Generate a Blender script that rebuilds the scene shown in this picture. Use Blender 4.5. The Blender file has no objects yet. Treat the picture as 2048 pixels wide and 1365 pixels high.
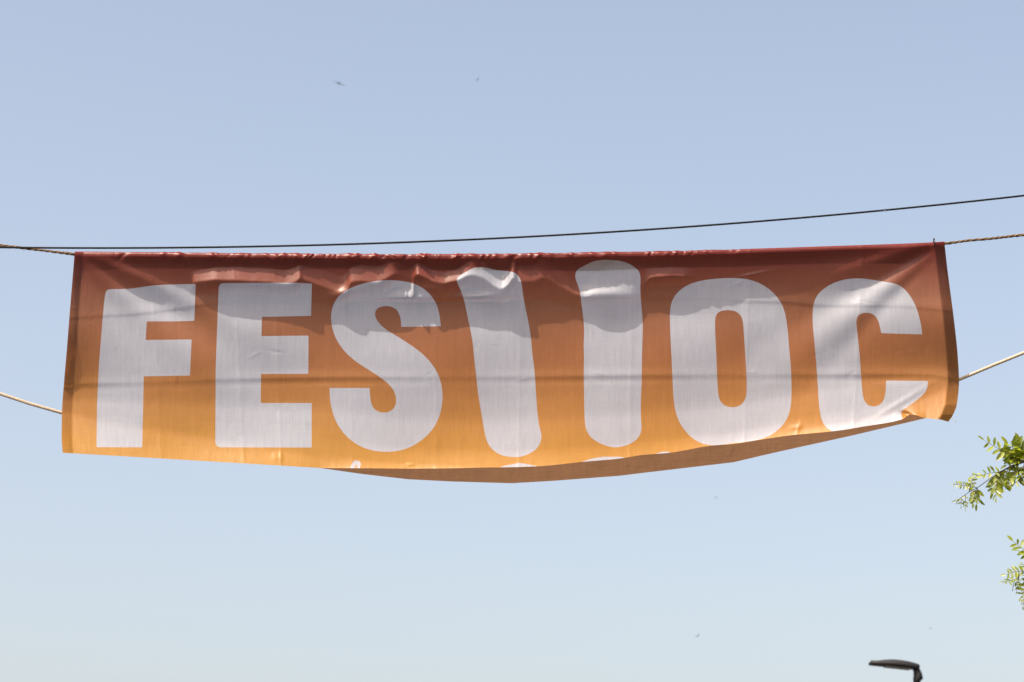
import bpy, bmesh, math, random
import numpy as np
from mathutils import Vector, Matrix, noise

scene = bpy.context.scene
COL = scene.collection
random.seed(11)
RNG = np.random.default_rng(11)

# ------------------------------------------------------------------ camera
CAM = Vector((0.0, 0.0, 1.6))
PITCH = math.radians(16.5)
W, H = 2048.0, 1365.0
LENS = 85.0
FPX = LENS / 36.0 * W
cam_d = bpy.data.cameras.new("camera")
cam_d.lens = LENS
cam_d.sensor_width = 36.0
cam_d.clip_start = 0.1
cam_d.clip_end = 5000.0
cam_d.dof.use_dof = True
cam_d.dof.focus_distance = 10.65
cam_d.dof.aperture_fstop = 5.6
cam = bpy.data.objects.new("camera", cam_d)
COL.objects.link(cam)
cam.location = CAM
cam.rotation_euler = (math.radians(90) + PITCH, 0, 0)
scene.camera = cam

# ------------------------------------------------------------------ sky, sun, exposure
SUN_EL = math.radians(56.0)
SUN_AZ = math.radians(45.0)      # to the left of straight behind the camera
SUN = Vector((-math.sin(SUN_AZ) * math.cos(SUN_EL), -math.cos(SUN_AZ) * math.cos(SUN_EL), math.sin(SUN_EL)))
world = bpy.data.worlds.new("World")
scene.world = world
world.use_nodes = True
wn = world.node_tree
bg = wn.nodes["Background"]
sky = wn.nodes.new("ShaderNodeTexSky")
sky.sky_type = 'NISHITA'
sky.sun_disc = False
sky.sun_elevation = SUN_EL
sky.sun_rotation = math.atan2(SUN.x, SUN.y)
sky.air_density = 1.0
sky.dust_density = 5.0
sky.ozone_density = 1.0
wb = wn.nodes.new("ShaderNodeMix"); wb.data_type = 'RGBA'; wb.blend_type = 'MULTIPLY'   # daylight white balance
wb.inputs["Factor"].default_value = 1.0
wb.inputs["B"].default_value = (1.12, 0.96, 0.82, 1)
wn.links.new(sky.outputs[0], wb.inputs["A"])
wn.links.new(wb.outputs["Result"], bg.inputs[0])
bg.inputs[1].default_value = 0.15

sun_d = bpy.data.lights.new("sun", 'SUN')
sun_d.energy = 5.0
sun_d.angle = math.radians(0.53)
sun_d.color = (1.0, 0.91, 0.78)
sun = bpy.data.objects.new("sun", sun_d)
COL.objects.link(sun)
sun.rotation_euler = (-SUN).to_track_quat('-Z', 'Y').to_euler()

scene.view_settings.view_transform = 'Standard'
scene.view_settings.look = 'None'
scene.view_settings.exposure = 1.0
scene.view_settings.gamma = 1.0
scene.render.engine = 'CYCLES'
scene.cycles.max_bounces = 10
scene.cycles.diffuse_bounces = 6
scene.cycles.transmission_bounces = 6

# ------------------------------------------------------------------ helpers
CP, SP = math.cos(PITCH), math.sin(PITCH)

def at(px, py, Y):
    """point seen at photo pixel (px, py) whose world depth is Y"""
    a = (px - W / 2) / FPX
    b = (H / 2 - py) / FPX
    dy = CP - b * SP
    dz = SP + b * CP
    k = Y / dy
    return Vector((a * k, Y, CAM.z + dz * k))

def at_np(px, py, Y):
    a = (px - W / 2) / FPX
    b = (H / 2 - py) / FPX
    dy = CP - b * SP
    dz = SP + b * CP
    k = Y / dy
    return np.stack([a * k, Y + 0 * px, CAM.z + dz * k], axis=-1)

def tag(o, label=None, cat=None, group=None, kind=None):
    if label: o["label"] = label
    if cat: o["category"] = cat
    if group: o["group"] = group
    if kind: o["kind"] = kind
    return o

def empty(name, loc):
    o = bpy.data.objects.new(name, None)
    o.empty_display_size = 0.1
    COL.objects.link(o)
    o.location = loc
    return o

def mesh_obj(name, verts, faces, mats, parent=None, smooth=True, fmat=None):
    me = bpy.data.meshes.new(name)
    me.from_pydata([tuple(v) for v in verts], [], faces)
    if not isinstance(mats, (list, tuple)):
        mats = [mats]
    for m in mats:
        me.materials.append(m)
    if smooth:
        me.polygons.foreach_set("use_smooth", [True] * len(me.polygons))
    if fmat is not None:
        me.polygons.foreach_set("material_index", fmat)
    me.update()
    o = bpy.data.objects.new(name, me)
    COL.objects.link(o)
    if parent is not None:
        o.parent = parent
        o.matrix_parent_inverse = Matrix.Translation(-Vector(parent.location))
    return o

class MB:
    def __init__(s):
        s.v, s.f, s.m = [], [], []
    def tube(s, pts, rads, sides=8, mi=0, cap=True):
        base = len(s.v)
        n = len(pts)
        up = None
        for i, p in enumerate(pts):
            t = (pts[min(i + 1, n - 1)] - pts[max(i - 1, 0)]).normalized()
            if up is None:
                up = Vector((0, 0, 1)) if abs(t.z) < 0.9 else Vector((1, 0, 0))
            x = t.cross(up).normalized()
            up = x.cross(t).normalized()
            r = rads[i] if hasattr(rads, '__len__') else rads
            for k in range(sides):
                a = 2 * math.pi * k / sides
                s.v.append(p + (x * math.cos(a) + up * math.sin(a)) * r)
        for i in range(n - 1):
            for k in range(sides):
                a = base + i * sides + k
                b = base + i * sides + (k + 1) % sides
                s.f.append((a, b, b + sides, a + sides)); s.m.append(mi)
        if cap:
            s.f.append(tuple(base + k for k in range(sides))[::-1]); s.m.append(mi)
            s.f.append(tuple(base + (n - 1) * sides + k for k in range(sides))); s.m.append(mi)
    def poly(s, pts, mi=0):
        b = len(s.v)
        s.v += list(pts)
        s.f.append(tuple(range(b, b + len(pts)))); s.m.append(mi)
    def loft(s, rings, mi=0, cap=True):
        b = len(s.v); n = len(rings[0])
        for r in rings: s.v += [Vector(p) for p in r]
        for i in range(len(rings) - 1):
            for k in range(n):
                a = b + i * n + k; c = b + i * n + (k + 1) % n
                s.f.append((a, c, c + n, a + n)); s.m.append(mi)
        if cap:
            s.f.append(tuple(b + k for k in range(n))[::-1]); s.m.append(mi)
            e = b + (len(rings) - 1) * n
            s.f.append(tuple(e + k for k in range(n))); s.m.append(mi)
    def build(s, name, mats, parent=None, smooth=True):
        return mesh_obj(name, s.v, s.f, mats, parent, smooth, s.m)

def spline(pts, per=12):
    """Catmull-Rom through points"""
    P = [Vector(p) for p in pts]
    P = [P[0] * 2 - P[1]] + P + [P[-1] * 2 - P[-2]]
    out = []
    for i in range(1, len(P) - 2):
        a, b, c, d = P[i - 1], P[i], P[i + 1], P[i + 2]
        for k in range(per):
            t = k / per
            out.append(0.5 * ((2 * b) + (c - a) * t + (2 * a - 5 * b + 4 * c - d) * t * t + (3 * b - a - 3 * c + d) * t ** 3))
    out.append(P[-2])
    return out

def smooth_interp(x, xs, ys, sig=None):
    """monotone cubic (PCHIP) interpolation"""
    xs = np.asarray(xs, float); ys = np.asarray(ys, float)
    h = np.diff(xs); d = np.diff(ys) / h
    m = np.zeros_like(ys)
    m[0], m[-1] = d[0], d[-1]
    for i in range(1, len(xs) - 1):
        if d[i - 1] * d[i] > 0:
            w1 = 2 * h[i] + h[i - 1]; w2 = h[i] + 2 * h[i - 1]
            m[i] = (w1 + w2) / (w1 / d[i - 1] + w2 / d[i])
    x = np.clip(x, xs[0], xs[-1])
    i = np.clip(np.searchsorted(xs, x) - 1, 0, len(xs) - 2)
    t = (x - xs[i]) / h[i]
    return ((2 * t**3 - 3 * t**2 + 1) * ys[i] + (t**3 - 2 * t**2 + t) * h[i] * m[i]
            + (-2 * t**3 + 3 * t**2) * ys[i + 1] + (t**3 - t**2) * h[i] * m[i + 1])

def sstep(a, b, x):
    t = np.clip((x - a) / (b - a), 0, 1)
    return t * t * (3 - 2 * t)

# ------------------------------------------------------------------ materials
def new_mat(name):
    m = bpy.data.materials.new(name)
    m.use_nodes = True
    nt = m.node_tree
    for n in list(nt.nodes):
        nt.nodes.remove(n)
    out = nt.nodes.new("ShaderNodeOutputMaterial")
    return m, nt, out

def principled(name, col, rough=0.6, metal=0.0, noise_scale=0.0, noise_amt=0.25, bump=0.0, spec=0.5):
    m, nt, out = new_mat(name)
    p = nt.nodes.new("ShaderNodeBsdfPrincipled")
    p.inputs["Base Color"].default_value = (*col, 1)
    p.inputs["Roughness"].default_value = rough
    p.inputs["Metallic"].default_value = metal
    p.inputs["Specular IOR Level"].default_value = spec
    nt.links.new(p.outputs[0], out.inputs[0])
    if noise_scale:
        tc = nt.nodes.new("ShaderNodeTexCoord")
        nz = nt.nodes.new("ShaderNodeTexNoise")
        nz.inputs["Scale"].default_value = noise_scale
        nz.inputs["Detail"].default_value = 6
        nt.links.new(tc.outputs["Object"], nz.inputs["Vector"])
        mx = nt.nodes.new("ShaderNodeMix"); mx.data_type = 'RGBA'
        mx.inputs["A"].default_value = (*[c * (1 - noise_amt) for c in col], 1)
        mx.inputs["B"].default_value = (*[min(1, c * (1 + noise_amt)) for c in col], 1)
        nt.links.new(nz.outputs[0], mx.inputs["Factor"])
        nt.links.new(mx.outputs["Result"], p.inputs["Base Color"])
        if bump:
            b = nt.nodes.new("ShaderNodeBump")
            b.inputs["Strength"].default_value = bump
            b.inputs["Distance"].default_value = 0.01
            nt.links.new(nz.outputs[0], b.inputs["Height"])
            nt.links.new(b.outputs[0], p.inputs["Normal"])
    return m

GRAD = [(0.0, (0.165, 0.014, 0.010)), (0.085, (0.195, 0.046, 0.030)), (0.25, (0.240, 0.090, 0.046)), (0.5, (0.330, 0.128, 0.048)),  # print colours; top stops also darkened where the doubled hem blocks light
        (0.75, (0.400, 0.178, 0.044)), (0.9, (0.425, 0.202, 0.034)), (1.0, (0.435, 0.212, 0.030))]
WHITE = (0.41, 0.42, 0.47)

def cloth_material(name, reverse=0.0, transl=0.49, moire=0.0):
    m, nt, out = new_mat(name)
    L = nt.links.new
    def N(t, **kw):
        n = nt.nodes.new(t)
        for k, v in kw.items(): setattr(n, k, v)
        return n
    at_v = N("ShaderNodeAttribute", attribute_name="print_v")
    at_s = N("ShaderNodeAttribute", attribute_name="print_sd")
    at_u = N("ShaderNodeAttribute", attribute_name="cloth_uv")
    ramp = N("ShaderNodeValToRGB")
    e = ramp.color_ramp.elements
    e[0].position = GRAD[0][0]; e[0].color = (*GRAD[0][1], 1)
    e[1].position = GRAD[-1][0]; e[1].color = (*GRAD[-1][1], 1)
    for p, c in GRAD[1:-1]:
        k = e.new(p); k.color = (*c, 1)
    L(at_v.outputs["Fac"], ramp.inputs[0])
    # printed letters: signed distance to the letter outlines (mm scale)
    mr = N("ShaderNodeMapRange")
    mr.inputs["From Min"].default_value = -0.35
    mr.inputs["From Max"].default_value = 0.35
    L(at_s.outputs["Fac"], mr.inputs["Value"])
    mix = N("ShaderNodeMix", data_type='RGBA')
    mix.inputs["B"].default_value = (*WHITE, 1)
    L(mr.outputs[0], mix.inputs["Factor"])
    L(ramp.outputs[0], mix.inputs["A"])
    col = mix.outputs["Result"]
    if reverse:
        mx = N("ShaderNodeMix", data_type='RGBA')
        mx.inputs["Factor"].default_value = reverse
        mx.inputs["B"].default_value = (0.165, 0.125, 0.105, 1)
        L(col, mx.inputs["A"]); col = mx.outputs["Result"]
    # woven threads: long streaks along both thread directions, and faint blotches
    def streak(sx, sy, detail=2.0):
        mp = N("ShaderNodeMapping"); mp.inputs["Scale"].default_value = (sx, sy, 1)
        nz = N("ShaderNodeTexNoise"); nz.inputs["Scale"].default_value = 1.0; nz.inputs["Detail"].default_value = detail
        L(at_u.outputs["Vector"], mp.inputs[0]); L(mp.outputs[0], nz.inputs["Vector"])
        return nz.outputs[0]
    s1 = streak(330, 9); s2 = streak(9, 300); s3 = streak(9, 9, 5); s4 = streak(55, 1.6)
    def madd(a, b, k):
        n = N("ShaderNodeMath", operation='MULTIPLY_ADD'); L(a, n.inputs[0]); n.inputs[1].default_value = k
        if b is None: n.inputs[2].default_value = 0
        else: L(b, n.inputs[2])
        return n.outputs[0]
    t = madd(s1, None, 0.34); t = madd(s2, t, 0.18); t = madd(s3, t, 0.14); t = madd(s4, t, 0.14)
    fac = N("ShaderNodeMath", operation='ADD'); L(t, fac.inputs[0]); fac.inputs[1].default_value = 0.60
    tint = N("ShaderNodeVectorMath", operation='SCALE'); L(col, tint.inputs[0]); L(fac.outputs[0], tint.inputs["Scale"])
    col = tint.outputs[0]
    if moire:   # watered-silk figure where two layers of weave lie on each other
        wv = N("ShaderNodeTexWave", wave_type='BANDS', bands_direction='Y')
        wv.inputs["Scale"].default_value = 16.0; wv.inputs["Distortion"].default_value = 9.0
        wv.inputs["Detail"].default_value = 2.0; wv.inputs["Detail Scale"].default_value = 1.2
        mp = N("ShaderNodeMapping"); mp.inputs["Scale"].default_value = (0.45, 1, 1)
        L(at_u.outputs["Vector"], mp.inputs[0]); L(mp.outputs[0], wv.inputs["Vector"])
        wm = N("ShaderNodeMapRange"); wm.inputs["To Min"].default_value = 1 - 0.22 * moire; wm.inputs["To Max"].default_value = 1 + 0.22 * moire
        L(wv.outputs["Fac"], wm.inputs["Value"])
        ws = N("ShaderNodeVectorMath", operation='SCALE'); L(col, ws.inputs[0]); L(wm.outputs[0], ws.inputs["Scale"])
        col = ws.outputs[0]
    # tiny specks of dirt
    vo = N("ShaderNodeTexNoise"); vo.inputs["Scale"].default_value = 24; vo.inputs["Detail"].default_value = 3
    L(at_u.outputs["Vector"], vo.inputs["Vector"])
    dm = N("ShaderNodeMapRange"); dm.inputs["From Min"].default_value = 0.735; dm.inputs["From Max"].default_value = 0.79
    dm.inputs["To Min"].default_value = 1.0; dm.inputs["To Max"].default_value = 0.72
    L(vo.outputs[0], dm.inputs["Value"])
    dk = N("ShaderNodeVectorMath", operation='SCALE'); L(col, dk.inputs[0]); L(dm.outputs[0], dk.inputs["Scale"])
    col = dk.outputs[0]
    # relief of the weave
    bp = N("ShaderNodeBump"); bp.inputs["Strength"].default_value = 0.5; bp.inputs["Distance"].default_value = 0.0012
    fine = N("ShaderNodeTexNoise"); fine.inputs["Scale"].default_value = 420; fine.inputs["Detail"].default_value = 1
    L(at_u.outputs["Vector"], fine.inputs["Vector"]); L(fine.outputs[0], bp.inputs["Height"])
    wr = N("ShaderNodeBump"); wr.inputs["Strength"].default_value = 0.22; wr.inputs["Distance"].default_value = 0.006
    w1 = streak(26, 10, 3.0); L(w1, wr.inputs["Height"]); L(wr.outputs[0], bp.inputs["Normal"])
    df = N("ShaderNodeBsdfDiffuse"); tr = N("ShaderNodeBsdfTranslucent"); gl = N("ShaderNodeBsdfGlossy")
    gl.inputs["Roughness"].default_value = 0.36
    L(col, df.inputs["Color"]); L(col, tr.inputs["Color"])
    for b in (df, tr): L(wr.outputs[0], b.inputs["Normal"])
    L(bp.outputs[0], gl.inputs["Normal"])
    ms = N("ShaderNodeMixShader"); ms.inputs[0].default_value = transl
    L(df.outputs[0], ms.inputs[1]); L(tr.outputs[0], ms.inputs[2])
    m2 = N("ShaderNodeMixShader"); m2.inputs[0].default_value = 0.034
    L(ms.outputs[0], m2.inputs[1]); L(gl.outputs[0], m2.inputs[2])
    L(m2.outputs[0], out.inputs[0])
    return m

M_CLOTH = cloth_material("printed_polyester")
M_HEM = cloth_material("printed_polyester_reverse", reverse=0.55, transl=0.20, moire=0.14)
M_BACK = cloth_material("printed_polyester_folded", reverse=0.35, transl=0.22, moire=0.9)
M_ROPE = principled("weathered_hemp_rope", (0.115, 0.072, 0.038), 0.9, 0, 160, 0.5, 0.6, 0.2)
M_CORD = principled("cream_braided_cord", (0.36, 0.30, 0.225), 0.85, 0, 200, 0.2, 0.4, 0.2)
M_CABLE = principled("black_cable_sheath", (0.004, 0.004, 0.006), 0.7, spec=0.15)
M_TIE = principled("black_nylon", (0.012, 0.012, 0.015), 0.4)
M_LAMP = principled("grey_painted_metal", (0.014, 0.014, 0.016), 0.6, 0.0, 6, 0.15, spec=0.2)  # grey taken almost to black: backlit shade put into the base colour
M_LENS = principled("lamp_lens", (0.04, 0.028, 0.018), 0.4)
M_POLE = principled("galvanised_steel", (0.10, 0.095, 0.085), 0.55, 0.3, 10, 0.2)
M_WOOD = principled("weathered_wood_pole", (0.14, 0.10, 0.07), 0.9, 0, 12, 0.35, 0.5)
M_BARK = principled("furrowed_bark", (0.11, 0.085, 0.065), 0.95, 0, 18, 0.5, 1.0, 0.1)
M_TWIG = principled("young_twig_bark", (0.06, 0.05, 0.035), 0.8, 0, 60, 0.3)
M_BIRD = principled("dark_plumage", (0.03, 0.028, 0.026), 0.8, 0, 30, 0.3)

def leaf_material():
    m, nt, out = new_mat("locust_leaf")
    L = nt.links.new
    oi = nt.nodes.new("ShaderNodeNewGeometry")
    ramp = nt.nodes.new("ShaderNodeValToRGB")
    ramp.color_ramp.elements[0].color = (0.085, 0.13, 0.004, 1)
    ramp.color_ramp.elements[1].color = (0.34, 0.37, 0.006, 1)
    L(oi.outputs["Random Per Island"], ramp.inputs[0])
    df = nt.nodes.new("ShaderNodeBsdfDiffuse"); tr = nt.nodes.new("ShaderNodeBsdfTranslucent")
    gl = nt.nodes.new("ShaderNodeBsdfGlossy"); gl.inputs["Roughness"].default_value = 0.45
    hs = nt.nodes.new("ShaderNodeHueSaturation"); hs.inputs["Value"].default_value = 1.7
    L(ramp.outputs[0], hs.inputs["Color"])
    L(ramp.outputs[0], df.inputs[0]); L(hs.outputs[0], tr.inputs[0])
    a = nt.nodes.new("ShaderNodeMixShader"); a.inputs[0].default_value = 0.5
    L(df.outputs[0], a.inputs[1]); L(tr.outputs[0], a.inputs[2])
    b = nt.nodes.new("ShaderNodeMixShader"); b.inputs[0].default_value = 0.05
    L(a.outputs[0], b.inputs[1]); L(gl.outputs[0], b.inputs[2])
    L(b.outputs[0], out.inputs[0])
    return m
M_LEAF = leaf_material()

def ground_material():
    m, nt, out = new_mat("paved_ground")
    L = nt.links.new
    p = nt.nodes.new("ShaderNodeBsdfPrincipled"); p.inputs["Roughness"].default_value = 0.85
    tc = nt.nodes.new("ShaderNodeTexCoord")
    br = nt.nodes.new("ShaderNodeTexBrick"); br.inputs["Scale"].default_value = 1.0
    br.inputs["Brick Width"].default_value = 0.4; br.inputs["Row Height"].default_value = 0.2; br.inputs["Mortar Size"].default_value = 0.006
    br.inputs["Color1"].default_value = (0.075, 0.075, 0.078, 1); br.inputs["Color2"].default_value = (0.06, 0.06, 0.062, 1)
    br.inputs["Mortar"].default_value = (0.05, 0.046, 0.042, 1)
    nz = nt.nodes.new("ShaderNodeTexNoise"); nz.inputs["Scale"].default_value = 0.7; nz.inputs["Detail"].default_value = 8
    mx = nt.nodes.new("ShaderNodeMix"); mx.data_type = 'RGBA'; mx.blend_type = 'MULTIPLY'; mx.inputs["Factor"].default_value = 0.4
    L(tc.outputs["Object"], br.inputs["Vector"]); L(tc.outputs["Object"], nz.inputs["Vector"])
    L(br.outputs[0], mx.inputs["A"]); L(nz.outputs[1], mx.inputs["B"])
    L(mx.outputs["Result"], p.inputs["Base Color"]); L(p.outputs[0], out.inputs[0])
    return m

# ------------------------------------------------------------------ ground
g = mesh_obj("ground", [(-900, -900, 0), (900, -900, 0), (900, 900, 0), (-900, 900, 0)], [(0, 1, 2, 3)], ground_material(), smooth=False)
tag(g, "grey paved ground below the banner", kind="structure")

# ------------------------------------------------------------------ banner: letter outlines, traced in photo pixels
def tr(ox, oy, s, pts):
    return np.array([(ox + x / s, oy + y / s) for x, y in pts])

LET = []   # (polygon, smooth?)
LET.append((tr(0, 460, 2.73, [(575,348),(580,335),(592,326),(615,324),(700,323),(760,315),(830,305),(900,300),(980,298),(1068,296),(1061,497),(960,500),(802,500),(795,602),(1046,599),(1037,796),(785,800),(776,1188),(527,1187),(530,950),(540,740),(556,540),(568,400)]), False))
LET.append((tr(380, 460, 2.528, [(145,292),(149,280),(157,273),(170,270),(400,268),(540,268),(616,273),(612,435),(500,438),(364,440),(361,538),(599,535),(598,728),(359,729),(357,876),(615,876),(615,1101),(155,1100),(139,1096),(131,1087),(128,1072),(130,700),(138,480)]), False))
LET.append((tr(380, 460, 2.528, [(1068,491),(1268,488),(1262,430),(1245,370),(1210,320),(1160,283),(1100,262),(1020,254),(940,258),(860,275),(800,300),(755,330),(728,370),(713,420),(714,470),(725,520),(748,570),(785,620),(840,668),(910,712),(975,755),(1015,790),(1037,825),(1044,865),(1035,900),(1010,920),(980,926),(945,918),(922,895),(911,855),(908,800),(705,800),(708,860),(720,925),(745,985),(785,1040),(840,1085),(905,1113),(975,1124),(1050,1120),(1120,1098),(1185,1055),(1235,1000),(1265,935),(1278,860),(1275,800),(1258,735),(1225,680),(1180,630),(1120,585),(1050,540),(990,505),(952,470),(934,435),(938,408),(955,392),(985,385),(1015,387),(1045,402),(1060,430),(1067,460)]), 'S'))
LET.append((tr(800, 460, 2.528, [(285,260),(292,238),(330,215),(370,192),(410,188),(450,195),(490,205),(560,210),(590,222),(610,250),(618,290),(622,330),(635,400),(650,470),(662,540),(668,620),(680,710),(686,800),(692,900),(700,970),(706,1005),(716,1035),(713,1070),(695,1105),(660,1130),(620,1146),(580,1150),(530,1145),(490,1130),(455,1100),(435,1060),(425,1010),(410,920),(395,830),(385,740),(375,650),(368,570),(355,500),(342,440),(332,390),(320,340),(305,300)]), True))
LET.append((tr(800, 460, 2.528, [(884,240),(890,210),(905,195),(940,178),(975,160),(1020,152),(1070,153),(1120,158),(1160,172),(1195,195),(1212,215),(1217,250),(1214,300),(1220,380),(1228,470),(1226,560),(1223,650),(1222,760),(1218,850),(1217,950),(1222,1000),(1217,1030),(1200,1058),(1170,1080),(1130,1095),(1085,1102),(1040,1092),(990,1070),(955,1040),(937,1000),(932,930),(931,830),(929,730),(931,640),(928,580),(932,520),(928,450),(918,380),(912,320),(900,280)]), True))
LET.append((tr(1280, 460, 2.73, [(163,440),(175,385),(205,340),(255,303),(320,280),(400,268),(480,263),(560,265),(620,278),(680,305),(730,345),(770,395),(792,450),(805,530),(815,650),(826,780),(828,900),(822,980),(800,1040),(760,1090),(700,1130),(640,1150),(560,1160),(500,1166),(430,1177),(380,1177),(330,1165),(280,1135),(235,1085),(205,1030),(188,970),(180,880),(175,750),(167,600),(163,500)]), True))
HOLE = tr(1280, 460, 2.73, [(408,490),(420,455),(445,442),(480,438),(520,443),(550,465),(563,500),(568,580),(575,680),(581,780),(583,880),(578,920),(560,950),(530,968),(495,970),(460,960),(437,935),(427,900),(423,850),(418,720),(412,590)])
LET.append((tr(1548, 440, 2.73, [(585,619),(809,626),(803,570),(785,500),(760,440),(725,390),(690,360),(650,345),(580,335),(510,323),(450,319),(390,325),(330,342),(280,370),(240,405),(217,450),(210,510),(212,580),(222,680),(232,800),(240,920),(247,1030),(258,1090),(280,1130),(310,1152),(345,1165),(400,1172),(520,1160),(640,1135),(702,1115),(694,1045),(740,1015),(800,970),(830,935),(838,915),(840,880),(612,878),(610,940),(600,985),(580,1010),(550,1021),(515,1015),(493,990),(483,950),(475,850),(468,740),(455,620),(448,560),(455,525),(480,509),(515,507),(545,517),(568,545),(580,590)]), 'C'))
# tops of the small second line of lettering, just above the curled-up hem
LET.append((np.array([(697,944),(704,928),(707,923),(712,921),(719,923),(722,928),(720,935),(718,944),(712,944),(715,932),(712,929),(708,944)]), False))
LET.append((np.array([(988,940),(1008,932),(1030,928),(1036,926),(1062,930),(1088,936),(1090,942),(990,944)]), False))
LET.append((np.array([(1158,926),(1182,918),(1205,914),(1240,914),(1256,917),(1250,926),(1160,934)]), False))
LET.append((np.array([(1312,908),(1324,904),(1338,904),(1344,908),(1340,914),(1312,916)]), False))

def round_poly(P, keep_sharp=True, it=2):
    """Chaikin rounding that leaves sharp (right-angle) corners alone"""
    for _ in range(it):
        n = len(P); out = []
        sharp = []
        for i in range(n):
            a = P[i] - P[i - 1]; b = P[(i + 1) % n] - P[i]
            c = np.dot(a, b) / (np.linalg.norm(a) * np.linalg.norm(b) + 1e-9)
            sharp.append(c < 0.45)
        for i in range(n):
            j = (i + 1) % n
            p, q = P[i], P[j]
            out.append(p if sharp[i] else p * 0.75 + q * 0.25)
            out.append(q if sharp[j] else p * 0.25 + q * 0.75)
        Q = [out[0]]
        for p in out[1:]:
            if np.linalg.norm(p - Q[-1]) > 1e-4: Q.append(p)
        if np.linalg.norm(Q[0] - Q[-1]) < 1e-4: Q.pop()
        P = np.array(Q)
    return P

POLYS = []
for P, sm in LET:
    POLYS.append((round_poly(P, it=2 if sm else 0) if sm else P, 1))
POLYS.append((round_poly(HOLE), -1))

def print_sd(X, Y):
    """signed distance (photo pixels) to the lettering, positive inside"""
    best = np.full(X.shape, -60.0)
    hole = np.full(X.shape, -60.0)
    for P, sgn in POLYS:
        x0, y0 = P.min(0) - 20; x1, y1 = P.max(0) + 20
        idx = np.nonzero((X > x0) & (X < x1) & (Y > y0) & (Y < y1))[0]
        if len(idx) == 0: continue
        x = X[idx]; y = Y[idx]
        d2 = np.full(x.shape, 1e9); ins = np.zeros(x.shape, bool)
        n = len(P)
        for i in range(n):
            ax, ay = P[i - 1]; bx, by = P[i]
            ex, ey = bx - ax, by - ay
            t = np.clip(((x - ax) * ex + (y - ay) * ey) / (ex * ex + ey * ey + 1e-12), 0, 1)
            d2 = np.minimum(d2, (x - ax - t * ex) ** 2 + (y - ay - t * ey) ** 2)
            if ay != by:
                c = ((ay > y) != (by > y)) & (x < ex * (y - ay) / ey + ax)
                ins ^= c
        sd = np.where(ins, 1, -1) * np.sqrt(d2)
        if sgn > 0: best[idx] = np.maximum(best[idx], sd)
        else: hole[idx] = np.maximum(hole[idx], sd)
    return np.minimum(best, -hole)

# ------------------------------------------------------------------ banner: outline of the hanging cloth
TOPX = [149.5, 330, 500, 700, 920, 1037, 1180, 1330, 1500, 1680, 1867, 1888.7]
TOPY = [503.5, 505, 507, 508, 508.5, 507, 505, 502.7, 498.0, 492.0, 485, 483.5]
FOLDX = [125.3, 256, 500, 640, 728, 816, 904, 1024, 1109, 1240, 1280, 1467, 1548, 1702, 1852, 1880, 1897]
FOLDY = [906, 913.5, 928, 936.5, 949, 959, 963.5, 967, 962, 952, 947, 925, 906, 872, 836.7, 839.5, 844]
FREEX = [125.3, 256, 500, 640, 728, 816, 904, 962, 1021, 1080, 1167, 1240, 1280, 1339, 1426, 1463, 1514, 1573, 1674, 1724, 1804, 1822, 1852, 1880, 1897]
FREEY = [906, 913.5, 928, 936.5, 937, 937.7, 937, 935.7, 934.8, 932.7, 924, 917.5, 911, 906, 891.5, 888.6, 881, 872, 862, 854, 839, 829, 836.7, 839.5, 844]
LEFTV = [504, 606.5, 698, 771, 826, 874, 906]
LEFTX = [149.5, 141, 133.7, 127.5, 123.8, 123.2, 125.3]
RIGHTV = [483.5, 531.6, 649, 711, 762, 810, 830, 844]
RIGHTX = [1888.7, 1894, 1909, 1915.4, 1918, 1913.6, 1906, 1897]

Y0 = 10.15           # depth of the top rope
PXM = 0.00225        # metres per photo pixel at the banner

def env(x):
    return smooth_interp(x, [149, 200, 300, 440, 560, 700, 1000, 1170, 1290, 1440, 1560, 1700, 1800, 1890],
                            [0.32, 0.50, 0.70, 0.81, 0.87, 0.95, 1.0, 1.0, 0.96, 0.91, 0.84, 0.64, 0.50, 0.30])

def prof(t):
    return smooth_interp(t, [0, 0.018, 0.035, 0.06, 0.10, 0.20, 0.30, 0.35, 0.45, 0.55, 0.65, 0.75, 0.85, 0.93, 1.0],
                            [0, 0.002, 0.014, 0.033, 0.055, 0.098, 0.1205, 0.127, 0.140, 0.154, 0.167, 0.176, 0.177, 0.166, 0.138])

# sunlit puffs of cloth just under the top hem: upper (shadow) edge, height, strength along x
CX = [380, 390, 430, 480, 540, 570, 590, 601, 604, 640, 680, 692, 702, 725, 755, 775, 790, 805, 822, 833, 836, 860, 890, 915, 935, 950, 965, 985, 1005, 1018, 1023, 1030, 1034, 1065, 1085, 1095, 1110, 1140, 1165, 1172, 1185, 1210, 1230, 1240, 1262, 1285, 1300, 1330, 1370, 1395]
CY = [551, 550, 544, 544, 547, 551, 546, 539, 541, 550, 563, 560, 545, 541, 545, 537, 533, 538, 545, 533, 533, 547, 553, 547, 534, 530, 534, 550, 561, 550, 536, 534, 543, 543, 532, 533, 545, 562, 577, 577, 565, 552, 545, 538, 540, 545, 543, 541, 541, 545]
CA = [0, .018, .028, .029, .027, .027, .031, .032, .022, .022, .021, .024, .030, .030, .030, .028, .020, .008, .006, .031, .031, .029, .028, .028, .030, .029, .028, .029, .032, .034, .034, .032, .022, .021, .021, .020, .018, .015, .012, .015, .017, .018, .018, .018, .015, .012, .017, .019, .015, 0]
CW = [16, 18, 20, 22, 22, 22, 24, 22, 22, 26, 26, 24, 24, 26, 26, 24, 20, 18, 16, 18, 18, 18, 18, 18, 22, 26, 26, 24, 22, 24, 26, 26, 26, 26, 30, 30, 28, 24, 22, 22, 30, 40, 46, 50, 44, 30, 16, 14, 14, 12]

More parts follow.
